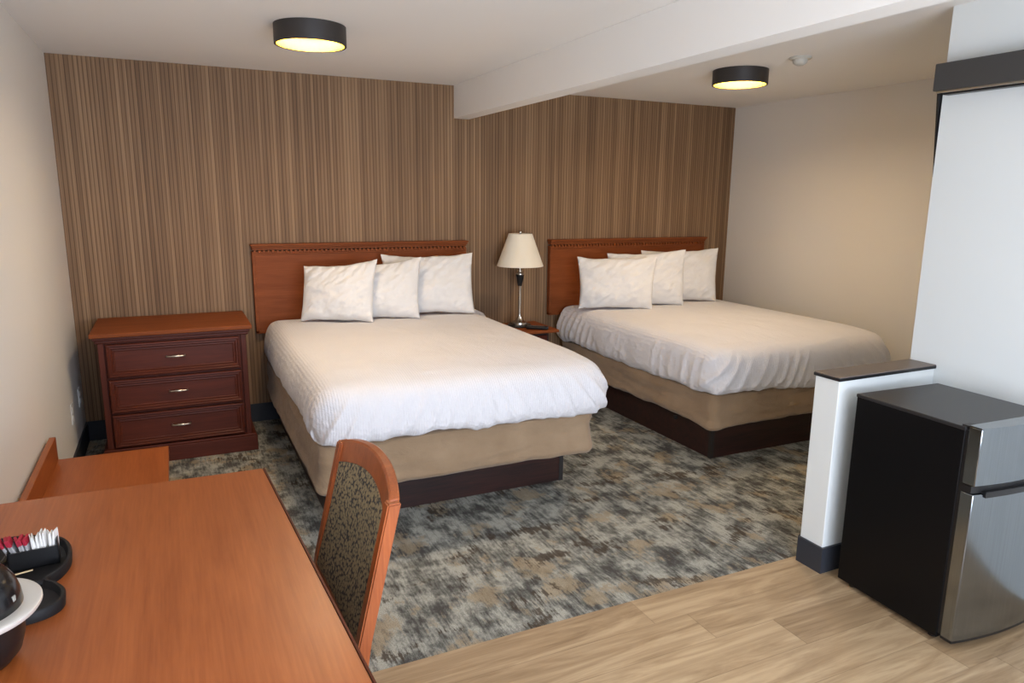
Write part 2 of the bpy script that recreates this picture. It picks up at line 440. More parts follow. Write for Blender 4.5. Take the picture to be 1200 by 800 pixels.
# ------------------------------------------------------------------ beds
def rrect(x0, x1, y0, y1, r, off, nside=150, nc=30):
    """closed outline of a rounded rectangle grown by off"""
    r2 = max(r+off, 0.004); ax0, ax1, ay0, ay1 = x0-off, x1+off, y0-off, y1+off
    r_head = max(min(r, 0.05)+off, 0.003)
    pts = []
    for (cx, cy, a0, sx, sy, ex, ey) in (
        (ax1-r2, ay0+r2, -90, ax0+r2, ay0, ax1-r2, ay0),
        (ax1-r_head, ay1-r_head, 0, ax1, ay0+r2, ax1, ay1-r_head),
        (ax0+r_head, ay1-r_head, 90, ax1-r_head, ay1, ax0+r_head, ay1),
        (ax0+r2, ay0+r2, 180, ax0, ay1-r_head, ax0, ay0+r2)):
        r2_ = r_head if a0 in (0, 90) else r2
        for i in range(nside):
            t = i/nside; pts.append((sx+(ex-sx)*t, sy+(ey-sy)*t))
        for i in range(nc):
            a = math.radians(a0+90*i/nc); pts.append((cx+r2_*math.cos(a), cy+r2_*math.sin(a)))
    return pts
def drape(rect, r, prof, inner, ztop, dome, disp, name, material, parent=None, hem=None, bottom=False):
    x0, x1, y0, y1 = rect
    b = bmesh.new(); rings = []
    base = rrect(x0, x1, y0, y1, r, prof[0][0]); cx, cy = (x0+x1)/2, (y0+y1)/2
    for k in range(inner):                       # cap rings from the middle outwards
        s = (k+0.5)/inner
        rings.append([Vector((cx+(p[0]-cx)*s, cy+(p[1]-cy)*s, ztop+dome*(1-s**4))) for p in base])
    for (off, z) in prof:
        rings.append([Vector((p[0], p[1], z)) for p in rrect(x0, x1, y0, y1, r, off)])
    n = len(base); K = len(rings)
    for ri, ring in enumerate(rings):
        for i, p in enumerate(ring):
            q = disp(p, ri-inner, i, n, cx, cy)
            p += q
    vr = [[b.verts.new(p) for p in ring] for ring in rings]
    for a, c in zip(vr, vr[1:]):
        for i in range(n): b.faces.new((a[i], a[(i+1) % n], c[(i+1) % n], c[i]))
    cv = b.verts.new((cx, cy, ztop+dome))
    for i in range(n): b.faces.new((cv, vr[0][i], vr[0][(i+1) % n]))
    if bottom: b.faces.new(vr[-1])
    bmesh.ops.recalc_face_normals(b, faces=b.faces)
    mb = MB(); mb.merge(b)
    return mb.build(name, material, parent, smooth=True, angle=80)

def smooth_prof(pts, n=26):
    """Catmull-Rom through (off, z) points"""
    out = []; P_ = [pts[0]] + pts + [pts[-1]]
    segs = len(pts)-1
    for s in range(segs):
        p0, p1, p2, p3 = P_[s:s+4]
        for i in range(n//segs+1):
            t = i/(n//segs+1)
            out.append(tuple(0.5*((2*p1[c]) + (-p0[c]+p2[c])*t + (2*p0[c]-5*p1[c]+4*p2[c]-p3[c])*t*t + (-p0[c]+3*p1[c]-3*p2[c]+p3[c])*t**3) for c in (0, 1)))
    out.append(pts[-1]); return out

def fbm(v, o=4):
    return noise.fractal(v, 0.8, 2.0, o)

def make_bed(x0, x1, y0, ztop, seed, plinth, bxz, label, blabel, hemz, corner_tuck):
    cx = (x0+x1)/2
    root = empty('bed', (cx, (y0-0.05)/2, 0), 0, label, 'bed')
    px0, px1, py0, ph = plinth
    o = MB().box(px0, px1, py0, -0.08, 0.0, ph, 0.002).build('plinth', M['plinth']); rel(o, root)
    for (a, c) in ((px1, py0), (px0, py0)):
        s = 1 if a == px1 else -1
        mb = MB(); xx = sorted((a+s*0.003, a-s*0.022)); mb.box(xx[0], xx[1], py0-0.003, py0+0.022, 0.0, ph-0.002)
        rel(mb.build('corner_strip', M['strip']), root)
    # box spring in a tan stretch cover
    bx0, bx1, by0 = bxz[0], bxz[1], bxz[2]; zb, zt = bxz[3], bxz[4]
    def d_box(p, ri, i, n, ccx, ccy):
        if ri < 1: return Vector((0, 0, 0))
        out = Vector((p.x-ccx, p.y-ccy, 0)); out = Vector((out.x/0.75, out.y/1.0, 0)); out.normalize()
        h = (zt-p.z)/(zt-zb); 
        a = 0.012*fbm(Vector((p.x*2.2+seed, p.y*2.2, p.z*18)), 4) + 0.009*fbm(Vector((p.x*3, p.y*3, seed+2)), 2)*math.sin(p.z*60+fbm(Vector((p.x*3, p.y*3, seed)))*4)*max(0, min(1, h))
        cd = min(abs(p.x-x0), abs(p.x-x1)) + abs(p.y-y0)
        dz = 0.0
        if h > 0.6: dz = 0.012*fbm(Vector((p.x*3, p.y*3, seed+4)), 3) - 0.02*math.exp(-(cd/0.18)**2)
        return out*a + Vector((0, 0, dz))
    pr = smooth_prof([(-0.06, zt), (-0.015, zt-0.006), (0.0, zt-0.03), (0.0, (zt+zb)/2), (0.012, zb+0.05), (0.006, zb+0.015), (-0.02, zb), (-0.08, zb+0.004)], 28)
    o = drape((bx0, bx1, by0, -0.07), 0.06, pr, 6, zt, 0.0, d_box, 'box_spring', M['tan'], bottom=True); rel(o, root)
    o['label'] = 'box spring in a tan stretch cover'
    o = MB().box(x0+0.05, x1-0.05, y0+0.06, -0.09, zt+0.005, ztop-0.06, 0.04, 3).build('mattress', M['sheet'], smooth=True); rel(o, root)
    # coverlet
    def foot(p):
        t = max(0.0, min(1.0, (y0+0.42-p.y)/0.42)); return -0.038*t*t
    def d_cov(p, ri, i, n, ccx, ccy):
        out = Vector(((p.x-ccx)/0.78, (p.y-ccy)/1.0, 0))
        out = out.normalized() if out.length > 1e-6 else Vector((0, 0, 0))
        if ri < 0:
            return Vector((0, 0, foot(p) + 0.007*fbm(Vector((p.x*2.0, p.y*2.0, seed)), 3) + 0.003*fbm(Vector((p.x*11, p.y*6, seed)), 3)))
        h = max(0.0, min(1.0, (ztop-p.z)/(ztop-hemz)))
        front = abs(p.y-y0) < 0.15
        # folds that run down the drop, strongest near the foot corners and at the head end
        dcl = math.hypot(p.x-x0, p.y-y0); dcr = math.hypot(p.x-x1, p.y-y0)
        s = p.x if front else p.y
        wr = math.exp(-(min(dcl, dcr)/0.40)**2) + 0.8*math.exp(-((p.y+0.25)/0.28)**2)
        dirn = -1 if dcl < dcr else 1
        q_ = s*70 + dirn*p.z*(34 if front else -14) + 5.0*fbm(Vector((p.x*2.2, p.y*2.2, p.z*2+seed)), 2)
        mask = max(0.0, (0.5 if front else 0.2)+wr+0.7*fbm(Vector((p.x*3.3, p.y*3.3, seed+20)), 2))
        ridge = (0.5+0.5*math.sin(q_))**2.2
        fold = 0.013*mask*ridge*min(1, h*1.5)**0.8
        crink = 0.0030*fbm(Vector((p.x*34, p.y*24, p.z*40+seed)), 3)*min(1, h*2)
        a = fold + crink + 0.014*fbm(Vector((p.x*3.2, p.y*3.2, p.z*3+seed)), 3)*h
        dz = 0.0
        if h > 0.7: dz = (h-0.7)/0.3*(0.024*fbm(Vector((p.x*2.2, p.y*2.2, seed+9)), 3) + 0.009*fbm(Vector((p.x*8, p.y*8, seed)), 2))
        return out*a + Vector((0, 0, dz + foot(p)*(1-h)))
    T0 = ztop
    pr = smooth_prof([(-0.15, T0-0.000), (-0.085, T0-0.010), (-0.040, T0-0.038), (-0.012, T0-0.088), (0.004, T0-0.155), (0.006, hemz+0.060), (-0.010, hemz+0.016), (-0.030, hemz)], 60)
    c = drape((x0, x1, y0, -0.085), 0.15, pr, 34, T0, 0.012, d_cov, 'bedspread', M['sheet'])
    md = c.modifiers.new('thickness', 'SOLIDIFY'); md.thickness = 0.008; md.offset = -1
    tag(c, blabel, 'bedspread', None)
    return root
bed1 = make_bed(1.125, 2.680, -2.12, 0.757, 3.0, (1.20, 2.528, -1.84, 0.25), (1.13, 2.60, -2.06, 0.235, 0.47),
    'queen bed on a dark wood plinth nearest the dresser, with a tan covered box spring', 'white waffle bedspread draped over the bed nearest the dresser', 0.475, 1)
bed2 = make_bed(3.445, 5.01, -2.04, 0.732, 8.0, (3.545, 4.90, -1.92, 0.22), (3.485, 4.94, -1.99, 0.215, 0.44),
    'queen bed on a dark plinth beside the right wall, with tan box spring', 'white bedspread draped over the bed beside the right wall', 0.430, 1)
rel(MB().lathe([(0, 0), (0.013, 0.002), (0.015, 0.012), (0.011, 0.022), (0, 0.024)], 16).build('glide_knob', M['black'], smooth=True, mx=Matrix.Translation((3.474, -1.66, 0.205)) @ Matrix.Rotation(math.radians(-90), 4, 'Y')), bed2)

mb = MB(); mb.tube([(2.60, -0.10, 0.725), (2.675, -0.13, 0.722), (2.715, -0.20, 0.695), (2.715, -0.30, 0.660), (2.69, -0.38, 0.63)], [0.012, 0.020, 0.024, 0.020, 0.010], 14)
o = mb.build('folded_corner', M['sheet'], smooth=True); o.parent = bpy.data.objects['bedspread']
def headboard(x0, x1, z0, z1, label):
    root = empty('headboard', ((x0+x1)/2, -0.03, z0), 0, label, 'headboard')
    rel(MB().box(x0+0.012, x1-0.012, -0.045, -0.002, z0, z1-0.05, 0.003).build('panel', M['cherry']), root)
    fr = MB(); fr.box(x0+0.008, x0+0.030, -0.050, -0.002, z0-0.004, z1-0.05, 0.003); fr.box(x1-0.030, x1-0.008, -0.050, -0.002, z0-0.004, z1-0.05, 0.003)
    fr.box(x0+0.008, x1-0.008, -0.050, -0.002, z0-0.008, z0+0.014, 0.003)
    rel(fr.build('edge_frame', M['cherry']), root)
    cr = MB(); cr.box(x0, x1, -0.080, -0.002, z1-0.012, z1, 0.003); cr.box(x0+0.005, x1-0.005, -0.070, -0.002, z1-0.026, z1-0.010, 0.005)
    cr.box(x0+0.009, x1-0.009, -0.058, -0.002, z1-0.040, z1-0.024, 0.003); cr.box(x0+0.009, x1-0.009, -0.054, -0.002, z1-0.072, z1-0.062, 0.002)
    rel(cr.build('crown_molding', M['cherry']), root)
    dn = MB(); x = x0+0.02
    while x < x1-0.02:
        dn.box(x, x+0.015, -0.056, -0.040, z1-0.060, z1-0.042); x += 0.030
    rel(dn.build('dentil_strip', M['cherry']), root)
headboard(1.075, 2.660, 0.650, 1.262, 'cherry wood headboard with dentil trim on the wall, beside the dresser')
headboard(3.382, 4.990, 0.640, 1.256, 'cherry wood headboard with dentil trim on the wall, right of the table lamp')

def pillow(cx, cy, L_, H_, T_, rz, tilt, seed, label, group, zb, corners=((0, 0), (0, 0), (0, 0), (0, 0))):
    """corners: extra (dx, dz) for bottom-left, bottom-right, top-left, top-right"""
    nu, nv = 60, 44; b = bmesh.new(); rnd = random.Random(seed)
    side = []
    for sgn in (1, -1):
        grid = []
        for i in range(nu+1):
            u = -1+2*i/nu; row = []
            for j in range(nv+1):
                w = -1+2*j/nv
                x = u*L_/2*(1-0.045*(1-w*w)); z = w*H_/2*(1-0.06*(1-u*u))
                bu, bw = (u+1)/2, (w+1)/2
                wts = ((1-bu)*(1-bw), bu*(1-bw), (1-bu)*bw, bu*bw)
                for k, (dx, dz) in enumerate(corners):
                    x += dx*wts[k]**2; z += dz*wts[k]**2
                th = (max(0, 1-abs(u)**2.6)**0.62)*(max(0, 1-abs(w)**2.4)**0.62)
                # the filling sinks towards the lower half
                th *= 1.0 - 0.16*w
                P3 = Vector((u*2.2+seed, w*2.0, sgn*0.7))
                crease = 0.014*fbm(Vector((u*1.2+w*2.0+seed, (u-w)*6.2, seed)), 3)*(0.35+1.1*abs(u*w)) + 0.006*max(0.0, w)*math.sin((u*1.2-w*0.8)*17+3*fbm(Vector((u*1.5, w*1.5, seed)), 2))
                y = sgn*(T_/2*th) + sgn*th**0.4*(0.010*fbm(P3*1.4, 4)+crease) + 0.012*fbm(Vector((u*1.3, w*1.3, seed+3)), 2)
                z += 0.006*fbm(Vector((u*2.5, seed, 0)), 2)
                row.append(b.verts.new((x, y, z)))
            grid.append(row)
        side.append(grid)
    for gi, g in enumerate(side):
        for i in range(nu):
            for j in range(nv):
                f = (g[i][j], g[i+1][j], g[i+1][j+1], g[i][j+1]); b.faces.new(f if gi else f[::-1])
    bmesh.ops.remove_doubles(b, verts=b.verts, dist=0.0035)
    bmesh.ops.recalc_face_normals(b, faces=b.faces)
    mb = MB(); mb.merge(b)
    mx = Matrix.Rotation(tilt, 4, 'X')
    o = mb.build('pillow', M['pillow'], None, smooth=True, mx=mx, angle=100)
    lo = min(v.co.z for v in o.data.vertices)
    o.location = (cx, cy, zb-lo); o.rotation_euler = (0, 0, rz)
    tag(o, label, 'pillow', group)
    return o
R = math.radians
G1, G2 = 'pillows on the bed nearest the dresser', 'pillows on the bed beside the right wall'
pillow(2.25, -0.34, 0.64, 0.42, 0.15, R(-15), R(-20), 13, 'rightmost white pillow on the bed nearest the dresser', G1, 0.768, ((0,0),(0,0),(-0.02,0.02),(0.0,0.03)))
pillow(1.87, -0.41, 0.54, 0.385, 0.15, R(-20), R(-19), 22, 'middle white pillow on the bed nearest the dresser', G1, 0.768, ((0,0),(0,0),(0,-0.02),(0.01,0.05)))
pillow(1.575, -0.44, 0.49, 0.375, 0.17, R(-28), R(-17), 31, 'leftmost white pillow on the bed nearest the dresser', G1, 0.768, ((0,0),(0,0),(0,0),(0.01,0.05)))
pillow(4.475, -0.36, 0.66, 0.43, 0.15, R(-18), R(-18), 43, 'rightmost white pillow on the bed beside the right wall', G2, 0.740, ((0,0),(-0.02,0),(0,0.01),(0.03,0.035)))
pillow(4.075, -0.44, 0.64, 0.43, 0.15, R(-20), R(-17), 52, 'middle white pillow on the bed beside the right wall', G2, 0.740, ((0,0),(-0.02,0),(0,0.0),(0.02,0.035)))
pillow(3.745, -0.50, 0.60, 0.40, 0.16, R(-24), R(-16), 64, 'leftmost white pillow on the bed beside the right wall', G2, 0.740, ((0,0),(-0.02,0),(-0.01,0.01),(0.03,0.02)))

# ------------------------------------------------------------------ dresser
dr = empty('dresser', (0.565, -0.33, 0), 0, 'reddish mahogany three drawer dresser with a cherry top standing in the left corner', 'dresser')
dx0, dx1, dfy = 0.165, 0.968, -0.575
rel(MB().box(dx0, dx1, dfy, -0.03, 0.0, 0.745, 0.002).build('body', M['mahog_z']), dr)
tp = MB(); tp.box(0.130, 1.003, -0.622, -0.020, 0.782, 0.808, 0.006, 3)
rel(tp.build('top', M['cherry']), dr)
cm = MB(); cm.box(0.142, 0.991, -0.608, -0.024, 0.764, 0.783, 0.006, 3); cm.box(0.152, 0.981, -0.595, -0.026, 0.745, 0.766, 0.006, 3)
rel(cm.build('cornice', M['mahog']), dr)
kb = MB(); kb.box(0.138, 0.998, -0.618, -0.022, 0.0, 0.095, 0.004); kb.box(0.146, 0.990, -0.608, -0.026, 0.093, 0.108, 0.005)
rel(kb.build('plinth', M['mahog']), dr)
for q_ in (dx0, dx1-0.032): rel(MB().box(q_, q_+0.032, dfy-0.014, dfy+0.01, 0.105, 0.747, 0.003).build('pilaster', M['mahog_z']), dr)
def drawer(z0, z1):
    a, c = dx0+0.040, dx1-0.040
    mb = MB(); mb.box(a, c, dfy-0.020, dfy+0.004, z0, z1, 0.002)
    o = rel(mb.build('drawer', M['mahog']), dr)
    b_ = bmesh.new(); loops = []
    for (ins, yy) in ((0.001, 0.014), (0.000, 0.024), (0.004, 0.030), (0.010, 0.031), (0.015, 0.027), (0.024, 0.028), (0.028, 0.024), (0.030, 0.022), (0.038, 0.0235), (0.043, 0.0205), (0.046, 0.014)):
        loops.append([b_.verts.new((X, dfy-yy, Z)) for X, Z in ((a+ins, z0+ins), (c-ins, z0+ins), (c-ins, z1-ins), (a+ins, z1-ins))])
    for l0, l1 in zip(loops, loops[1:]):
        for i in range(4): b_.faces.new((l0[i], l0[(i+1) % 4], l1[(i+1) % 4], l1[i]))
    bmesh.ops.recalc_face_normals(b_, faces=b_.faces)
    fr = MB(); fr.merge(b_)
    f = fr.build('drawer_molding', M['mahog']); f.parent = o
    if f.data.polygons[20].normal.y > 0: f.data.flip_normals()
    xc, zc = (a+c)/2, (z0+z1)/2+0.008
    hb = MB(); hb.tube([(xc-0.05, dfy-0.020, zc), (xc-0.05, dfy-0.040, zc), (xc-0.038, dfy-0.046, zc), (xc+0.038, dfy-0.046, zc), (xc+0.05, dfy-0.040, zc), (xc+0.05, dfy-0.020, zc)], 0.0048, 10)
    hb.tube([(xc-0.022, dfy-0.046, zc), (xc-0.018, dfy-0.046, zc), (xc+0.018, dfy-0.046, zc), (xc+0.022, dfy-0.046, zc)], [0.005, 0.0075, 0.0075, 0.005], 12)
    h = hb.build('handle', M['nickel'], smooth=True); h.parent = o
    h['label'] = 'brushed nickel bar handle'
    return o
drawer(0.540, 0.738); drawer(0.328, 0.526); drawer(0.116, 0.314)

# ------------------------------------------------------------------ nightstand, lamp, remote
ns = empty('nightstand', (3.0, -0.23, 0), 0, 'cherry topped nightstand between the two beds', 'nightstand')
rel(MB().box(2.80, 3.270, -0.445, -0.02, 0.566, 0.588, 0.005, 3).build('top', M['cherry']), ns)
rel(MB().box(2.84, 3.215, -0.375, -0.03, 0.0, 0.567, 0.003).build('body', M['plinth']), ns)
for (z0, z1) in ((0.36, 0.54), (0.10, 0.34)):
    o = rel(MB().box(2.86, 3.195, -0.390, -0.373, z0, z1, 0.004).build('drawer', M['mahog']), ns)
    h = MB().tube([(2.98, -0.388, (z0+z1)/2), (2.98, -0.408, (z0+z1)/2), (3.07, -0.408, (z0+z1)/2), (3.07, -0.388, (z0+z1)/2)], 0.005).build('handle', M['nickel'], smooth=True); h.parent = o

tl = empty('table_lamp', (3.045, -0.195, 0.5885), 0, 'table lamp with cream tapered shade and chrome stem on the nightstand', 'lamp')
MB().lathe([(0, 0), (0.090, 0), (0.094, 0.008), (0.090, 0.018), (0.060, 0.022), (0, 0.022)], 48).build('base_foot', M['black'], tl, smooth=True)
MB().lathe([(0, 0.020), (0.062, 0.022), (0.060, 0.034), (0.052, 0.040), (0.040, 0.045), (0.026, 0.060), (0.018, 0.075), (0.013, 0.082), (0, 0.084)], 40).build('base_dome', M['chrome'], tl, smooth=True)
MB().lathe([(0, 0.08), (0.011, 0.082), (0.009, 0.10), (0.013, 0.20), (0.011, 0.30), (0.015, 0.325), (0, 0.327)], 24).build('stem', M['chrome'], tl, smooth=True)
MB().lathe([(0, 0.322), (0.016, 0.322), (0.021, 0.345), (0.031, 0.405), (0.033, 0.412), (0, 0.414)], 24).build('black_collar', M['black'], tl, smooth=True)
MB().lathe([(0, 0.41), (0.034, 0.412), (0.034, 0.420), (0.012, 0.424), (0.010, 0.432), (0.020, 0.436), (0.020, 0.442), (0.007, 0.446), (0.007, 0.730), (0.012, 0.733), (0.012, 0.742), (0.005, 0.748), (0, 0.750)], 24).build('finial_rod', M['nickel'], tl, smooth=True)
sh = MB().lathe([(0.180, 0.478), (0.182, 0.480), (0.092, 0.728), (0.090, 0.728), (0.0885, 0.722), (0.1765, 0.481)], 64, closed=True).build('lamp_shade', M['shade'], tl, smooth=True, angle=50)
sp = MB()
for k in range(3):
    a = 2*math.pi*k/3; sp.tube([(0, 0, 0.722), (0.0895*math.cos(a), 0.0895*math.sin(a), 0.722)], 0.0018, 6)
sp.build('shade_spider', M['nickel'], tl)

rm = empty('remote_control', (3.115, -0.372, 0.5885), R(-38), 'black television remote lying on the nightstand beside the lamp', 'remote')
MB().box(-0.085, 0.085, -0.026, 0.026, 0.0, 0.026, 0.008, 3).build('casing', M['black'], rm, smooth=True)
mb = MB()
for i in range(7):
    for j in range(3): mb.box(-0.065+i*0.018, -0.065+i*0.018+0.010, -0.016+j*0.012, -0.016+j*0.012+0.008, 0.025, 0.0275, 0.001)
mb.build('buttons', M['screen'], rm)

# ------------------------------------------------------------------ luggage bench behind the desk
lb = empty('luggage_bench', (0.27, -2.1, 0), 0, 'low cherry laminate luggage bench with a back board against the left wall', 'bench')
BZT = 0.375
rel(MB().box(0.040, 0.500, -2.80, -1.465, BZT-0.03, BZT, 0.003).build('top', M['cherry_y']), lb)
rel(MB().box(0.014, 0.041, -2.80, -1.455, 0.14, 0.482, 0.003).build('back_board', M['cherry_y']), lb)
for y in (-1.50, -2.14, -2.79):
    rel(MB().box(0.045, 0.490, y, y+0.025, 0.0, BZT-0.029, 0.002).build('side_panel', M['cherry_z']), lb)
rel(MB().box(0.496, 0.506, -2.80, -1.465, BZT-0.034, BZT, 0.002).build('front_edge', M['cherry_y']), lb)

# ------------------------------------------------------------------ desk
dk = empty('desk', (0.43, -3.7, 0), 0, 'long cherry laminate desk against the left wall in the foreground', 'desk')
DZ = 0.760
def quad(y0, y1, inset=0.0):
    xr = lambda y: 0.800 + (-2.984-y)*0.052 - inset
    return [(0.013, y0), (xr(y0), y0), (xr(y1), y1), (0.013, y1)]
mb = MB(); mb.prism([(0.013, -4.75), (0.890, -4.75), (0.800, -2.984), (0.013, -2.966)], DZ-0.028, DZ, 0.004)
rel(mb.build('top', M['cherry_y'], smooth=False), dk)
mb = MB(); mb.prism([(0.892, -4.76), (0.897, -4.76), (0.806, -2.978), (0.801, -2.978)], DZ-0.030, DZ-0.0015, 0.001)
rel(mb.build('edge_band', M['mahog']), dk)
rel(MB().box(0.03, 0.74, -3.03, -3.005, 0, DZ-0.028, 0.002).build('end_panel', M['cherry_z']), dk)
rel(MB().box(0.03, 0.80, -4.72, -4.695, 0, DZ-0.028, 0.002).build('end_panel', M['cherry_z']), dk)
rel(MB().box(0.05, 0.07, -4.70, -3.03, 0.35, DZ-0.028, 0.002).build('modesty_panel', M['cherry_y']), dk)

# ------------------------------------------------------------------ chair
chx = empty('desk_chair', (0.80, -3.375, 0), R(-88.5), 'cherry wood side chair with a patterned upholstered back pulled up to the desk', 'chair')
# local axes: +x runs to the near stile... local x = across the back, local -y = the way the chair faces
CW = 0.262
def back_pt(u, z):
    """u across (-1..1), z height; returns local xyz of the back surface, leaning and hollowed"""
    lean = 0.02 + max(0, z-0.45)*0.235
    hollow = 0.030*(1-u*u)*max(0, min(1, (z-0.45)/0.2))
    return Vector((u*CW, 0.115+lean+hollow, z))
def bar(pts, wx, wy):
    """rectangular section swept bar through local points"""
    b = bmesh.new(); rings = []
    for i, p in enumerate(pts):
        h1 = wx[i] if isinstance(wx, list) else wx; h2 = wy[i] if isinstance(wy, list) else wy
        rings.append([b.verts.new(p+Vector(d)) for d in ((-h1, -h2, 0), (h1, -h2, 0), (h1, h2, 0), (-h1, h2, 0))])
    for a, c in zip(rings, rings[1:]):
        for k in range(4): b.faces.new((a[k], a[(k+1) % 4], c[(k+1) % 4], c[k]))
    b.faces.new(rings[0][::-1]); b.faces.new(rings[-1])
    bmesh.ops.recalc_face_normals(b, faces=b.faces)
    bmesh.ops.bevel(b, geom=[e for e in b.edges], offset=0.004, segments=2, affect='EDGES')
    return b
for s in (-1, 1):
    pts = []
    for z in (0.0, 0.15, 0.30, 0.42, 0.50, 0.60, 0.70, 0.80, 0.862):
        if z < 0.45: p = Vector((s*(CW-0.02), 0.135+(0.42-z)**2*0.35, z))
        else: p = back_pt(s, z); p.x = s*(CW-0.018)
        pts.append(p)
    mb = MB(); mb.merge(bar(pts, 0.018, 0.017)); mb.build('rear_leg', M['cherry_z'], chx)
def sheet(u0, u1, zf0, zf1, th, nu=24, nz=10, puff=0.0, yoff=0.0):
    b = bmesh.new(); F = []
    for sgn in (-1, 1):
        g = []
        for i in range(nu+1):
            t = i/nu; u = u0+(u1-u0)*t; row = []
            for j in range(nz+1):
                q = j/nz; z = zf0(u)+(zf1(u)-zf0(u))*q
                p = back_pt(u, z); e = (1-(2*t-1)**6)*(1-(2*q-1)**6)
                p.y += sgn*(th/2)+sgn*puff*e+yoff
                row.append(b.verts.new(p))
            g.append(row)
        F.append(g)
    for gi, g in enumerate(F):
        for i in range(nu):
            for j in range(nz):
                f = (g[i][j], g[i+1][j], g[i+1][j+1], g[i][j+1]); b.faces.new(f)
    A, B = F
    for i in range(nu):
        for j in (0, nz): b.faces.new((A[i][j], A[i+1][j], B[i+1][j], B[i][j]))
    for j in range(nz):
        for i in (0, nu): b.faces.new((A[i][j], A[i][j+1], B[i][j+1], B[i][j]))
    bmesh.ops.recalc_face_normals(b, faces=b.faces)
    return b
arch = lambda u: 0.852+0.050*math.cos(u*math.pi/2)**0.6 if abs(u) < 0.999 else 0.852
arch_lo = lambda u: 0.792+0.046*math.cos(u*math.pi/2)
mb = MB(); mb.merge(sheet(-0.93, 0.93, arch_lo, arch, 0.028)); o = mb.build('crest_rail', M['cherry_z'], chx, smooth=True, angle=40)
bv = o.modifiers.new('soft', 'BEVEL'); bv.width = 0.005; bv.segments = 2; bv.limit_method = 'ANGLE'
mb = MB(); mb.merge(sheet(-0.87, 0.87, lambda u: 0.49, lambda u: arch_lo(u)+0.004, 0.020, puff=0.010, yoff=-0.006)); mb.build('upholstered_back', M['damask'], chx, smooth=True, angle=60)
mb = MB(); mb.merge(sheet(-0.93, 0.93, lambda u: 0.455, lambda u: 0.495, 0.026)); mb.build('lower_rail', M['cherry_z'], chx, smooth=True, angle=40)
MB().box(-0.245, 0.245, -0.30, 0.125, 0.415, 0.485, 0.022, 4).build('seat', M['damask'], chx, smooth=True)
MB().box(-0.235, 0.235, -0.285, 0.120, 0.360, 0.418, 0.003).build('seat_frame', M['cherry'], chx)
for s in (-1, 1):
    mb = MB(); mb.merge(bar([Vector((s*0.218, -0.268, 0)), Vector((s*0.218, -0.268, 0.2)), Vector((s*0.218, -0.268, 0.385))], [0.013, 0.017, 0.020], [0.013, 0.017, 0.020])); mb.build('front_leg', M['cherry_z'], chx)

# ------------------------------------------------------------------ condiment tray, packets, pot on the desk
tr = empty('serving_tray', (0.19, -3.48, DZ+0.0005), 0, 'black scalloped plastic serving tray on the desk', 'tray')
OUT = [(0.02, -3.29), (0.10, -3.275), (0.20, -3.268), (0.272, -3.292), (0.308, -3.322), (0.327, -3.370), (0.334, -3.430), (0.322, -3.485), (0.300, -3.520),
       (0.320, -3.545), (0.338, -3.580), (0.341, -3.620), (0.324, -3.648), (0.285, -3.664), (0.20, -3.672), (0.10, -3.672), (0.02, -3.665)]
def smooth_loop(P_, n=6):
    out = []; k = len(P_)
    for i in range(k):
        p0, p1, p2, p3 = [Vector(P_[(i+d) % k]) for d in (-1, 0, 1, 2)]
        for j in range(n):
            t = j/n; out.append(0.5*((2*p1)+(-p0+p2)*t+(2*p0-5*p1+4*p2-p3)*t*t+(-p0+3*p1-3*p2+p3)*t**3))
    return out
LP = smooth_loop(OUT)
def inset(loop, d):
    n = len(loop); out = []
    for i in range(n):
        a, c = loop[i-1], loop[(i+1) % n]; t = (c-a).normalized(); nrm = Vector((t.y, -t.x)) 
        out.append(loop[i]+nrm*d)
    return out
def ring_solid(loops, cx, cy):
    b = bmesh.new(); vr = [[b.verts.new((p.x-cx, p.y-cy, z)) for p in lp] for lp, z in loops]
    n = len(vr[0])
    for a, c in zip(vr, vr[1:]):
        for i in range(n): b.faces.new((a[i], a[(i+1) % n], c[(i+1) % n], c[i]))
    b.faces.new(vr[0]); b.faces.new(vr[-1])
    bmesh.ops.triangulate(b, faces=[f for f in b.faces if len(f.verts) > 4])
    bmesh.ops.recalc_face_normals(b, faces=b.faces); return b
mb = MB(); mb.merge(ring_solid([(LP, 0.0), (inset(LP, -0.002), 0.020), (inset(LP, 0.001), 0.024), (inset(LP, 0.006), 0.024), (inset(LP, 0.011), 0.008), (inset(LP, 0.016), 0.006)], 0.19, -3.48))
mb.build('tray_body', M['tray'], tr, smooth=True, angle=50)
mb = MB(); mb.tube([(-0.17, -0.032, 0.012), (0.02, -0.036, 0.014), (0.085, -0.040, 0.014), (0.110, -0.040, 0.013)], 0.007, 8); mb.build('divider_ridge', M['tray'], tr, smooth=True)
mb = MB(); mb.tube([(0.015, 0.19, 0.012), (0.008, 0.10, 0.013), (-0.01, 0.02, 0.013)], 0.006, 8); mb.build('divider_ridge', M['tray'], tr, smooth=True)

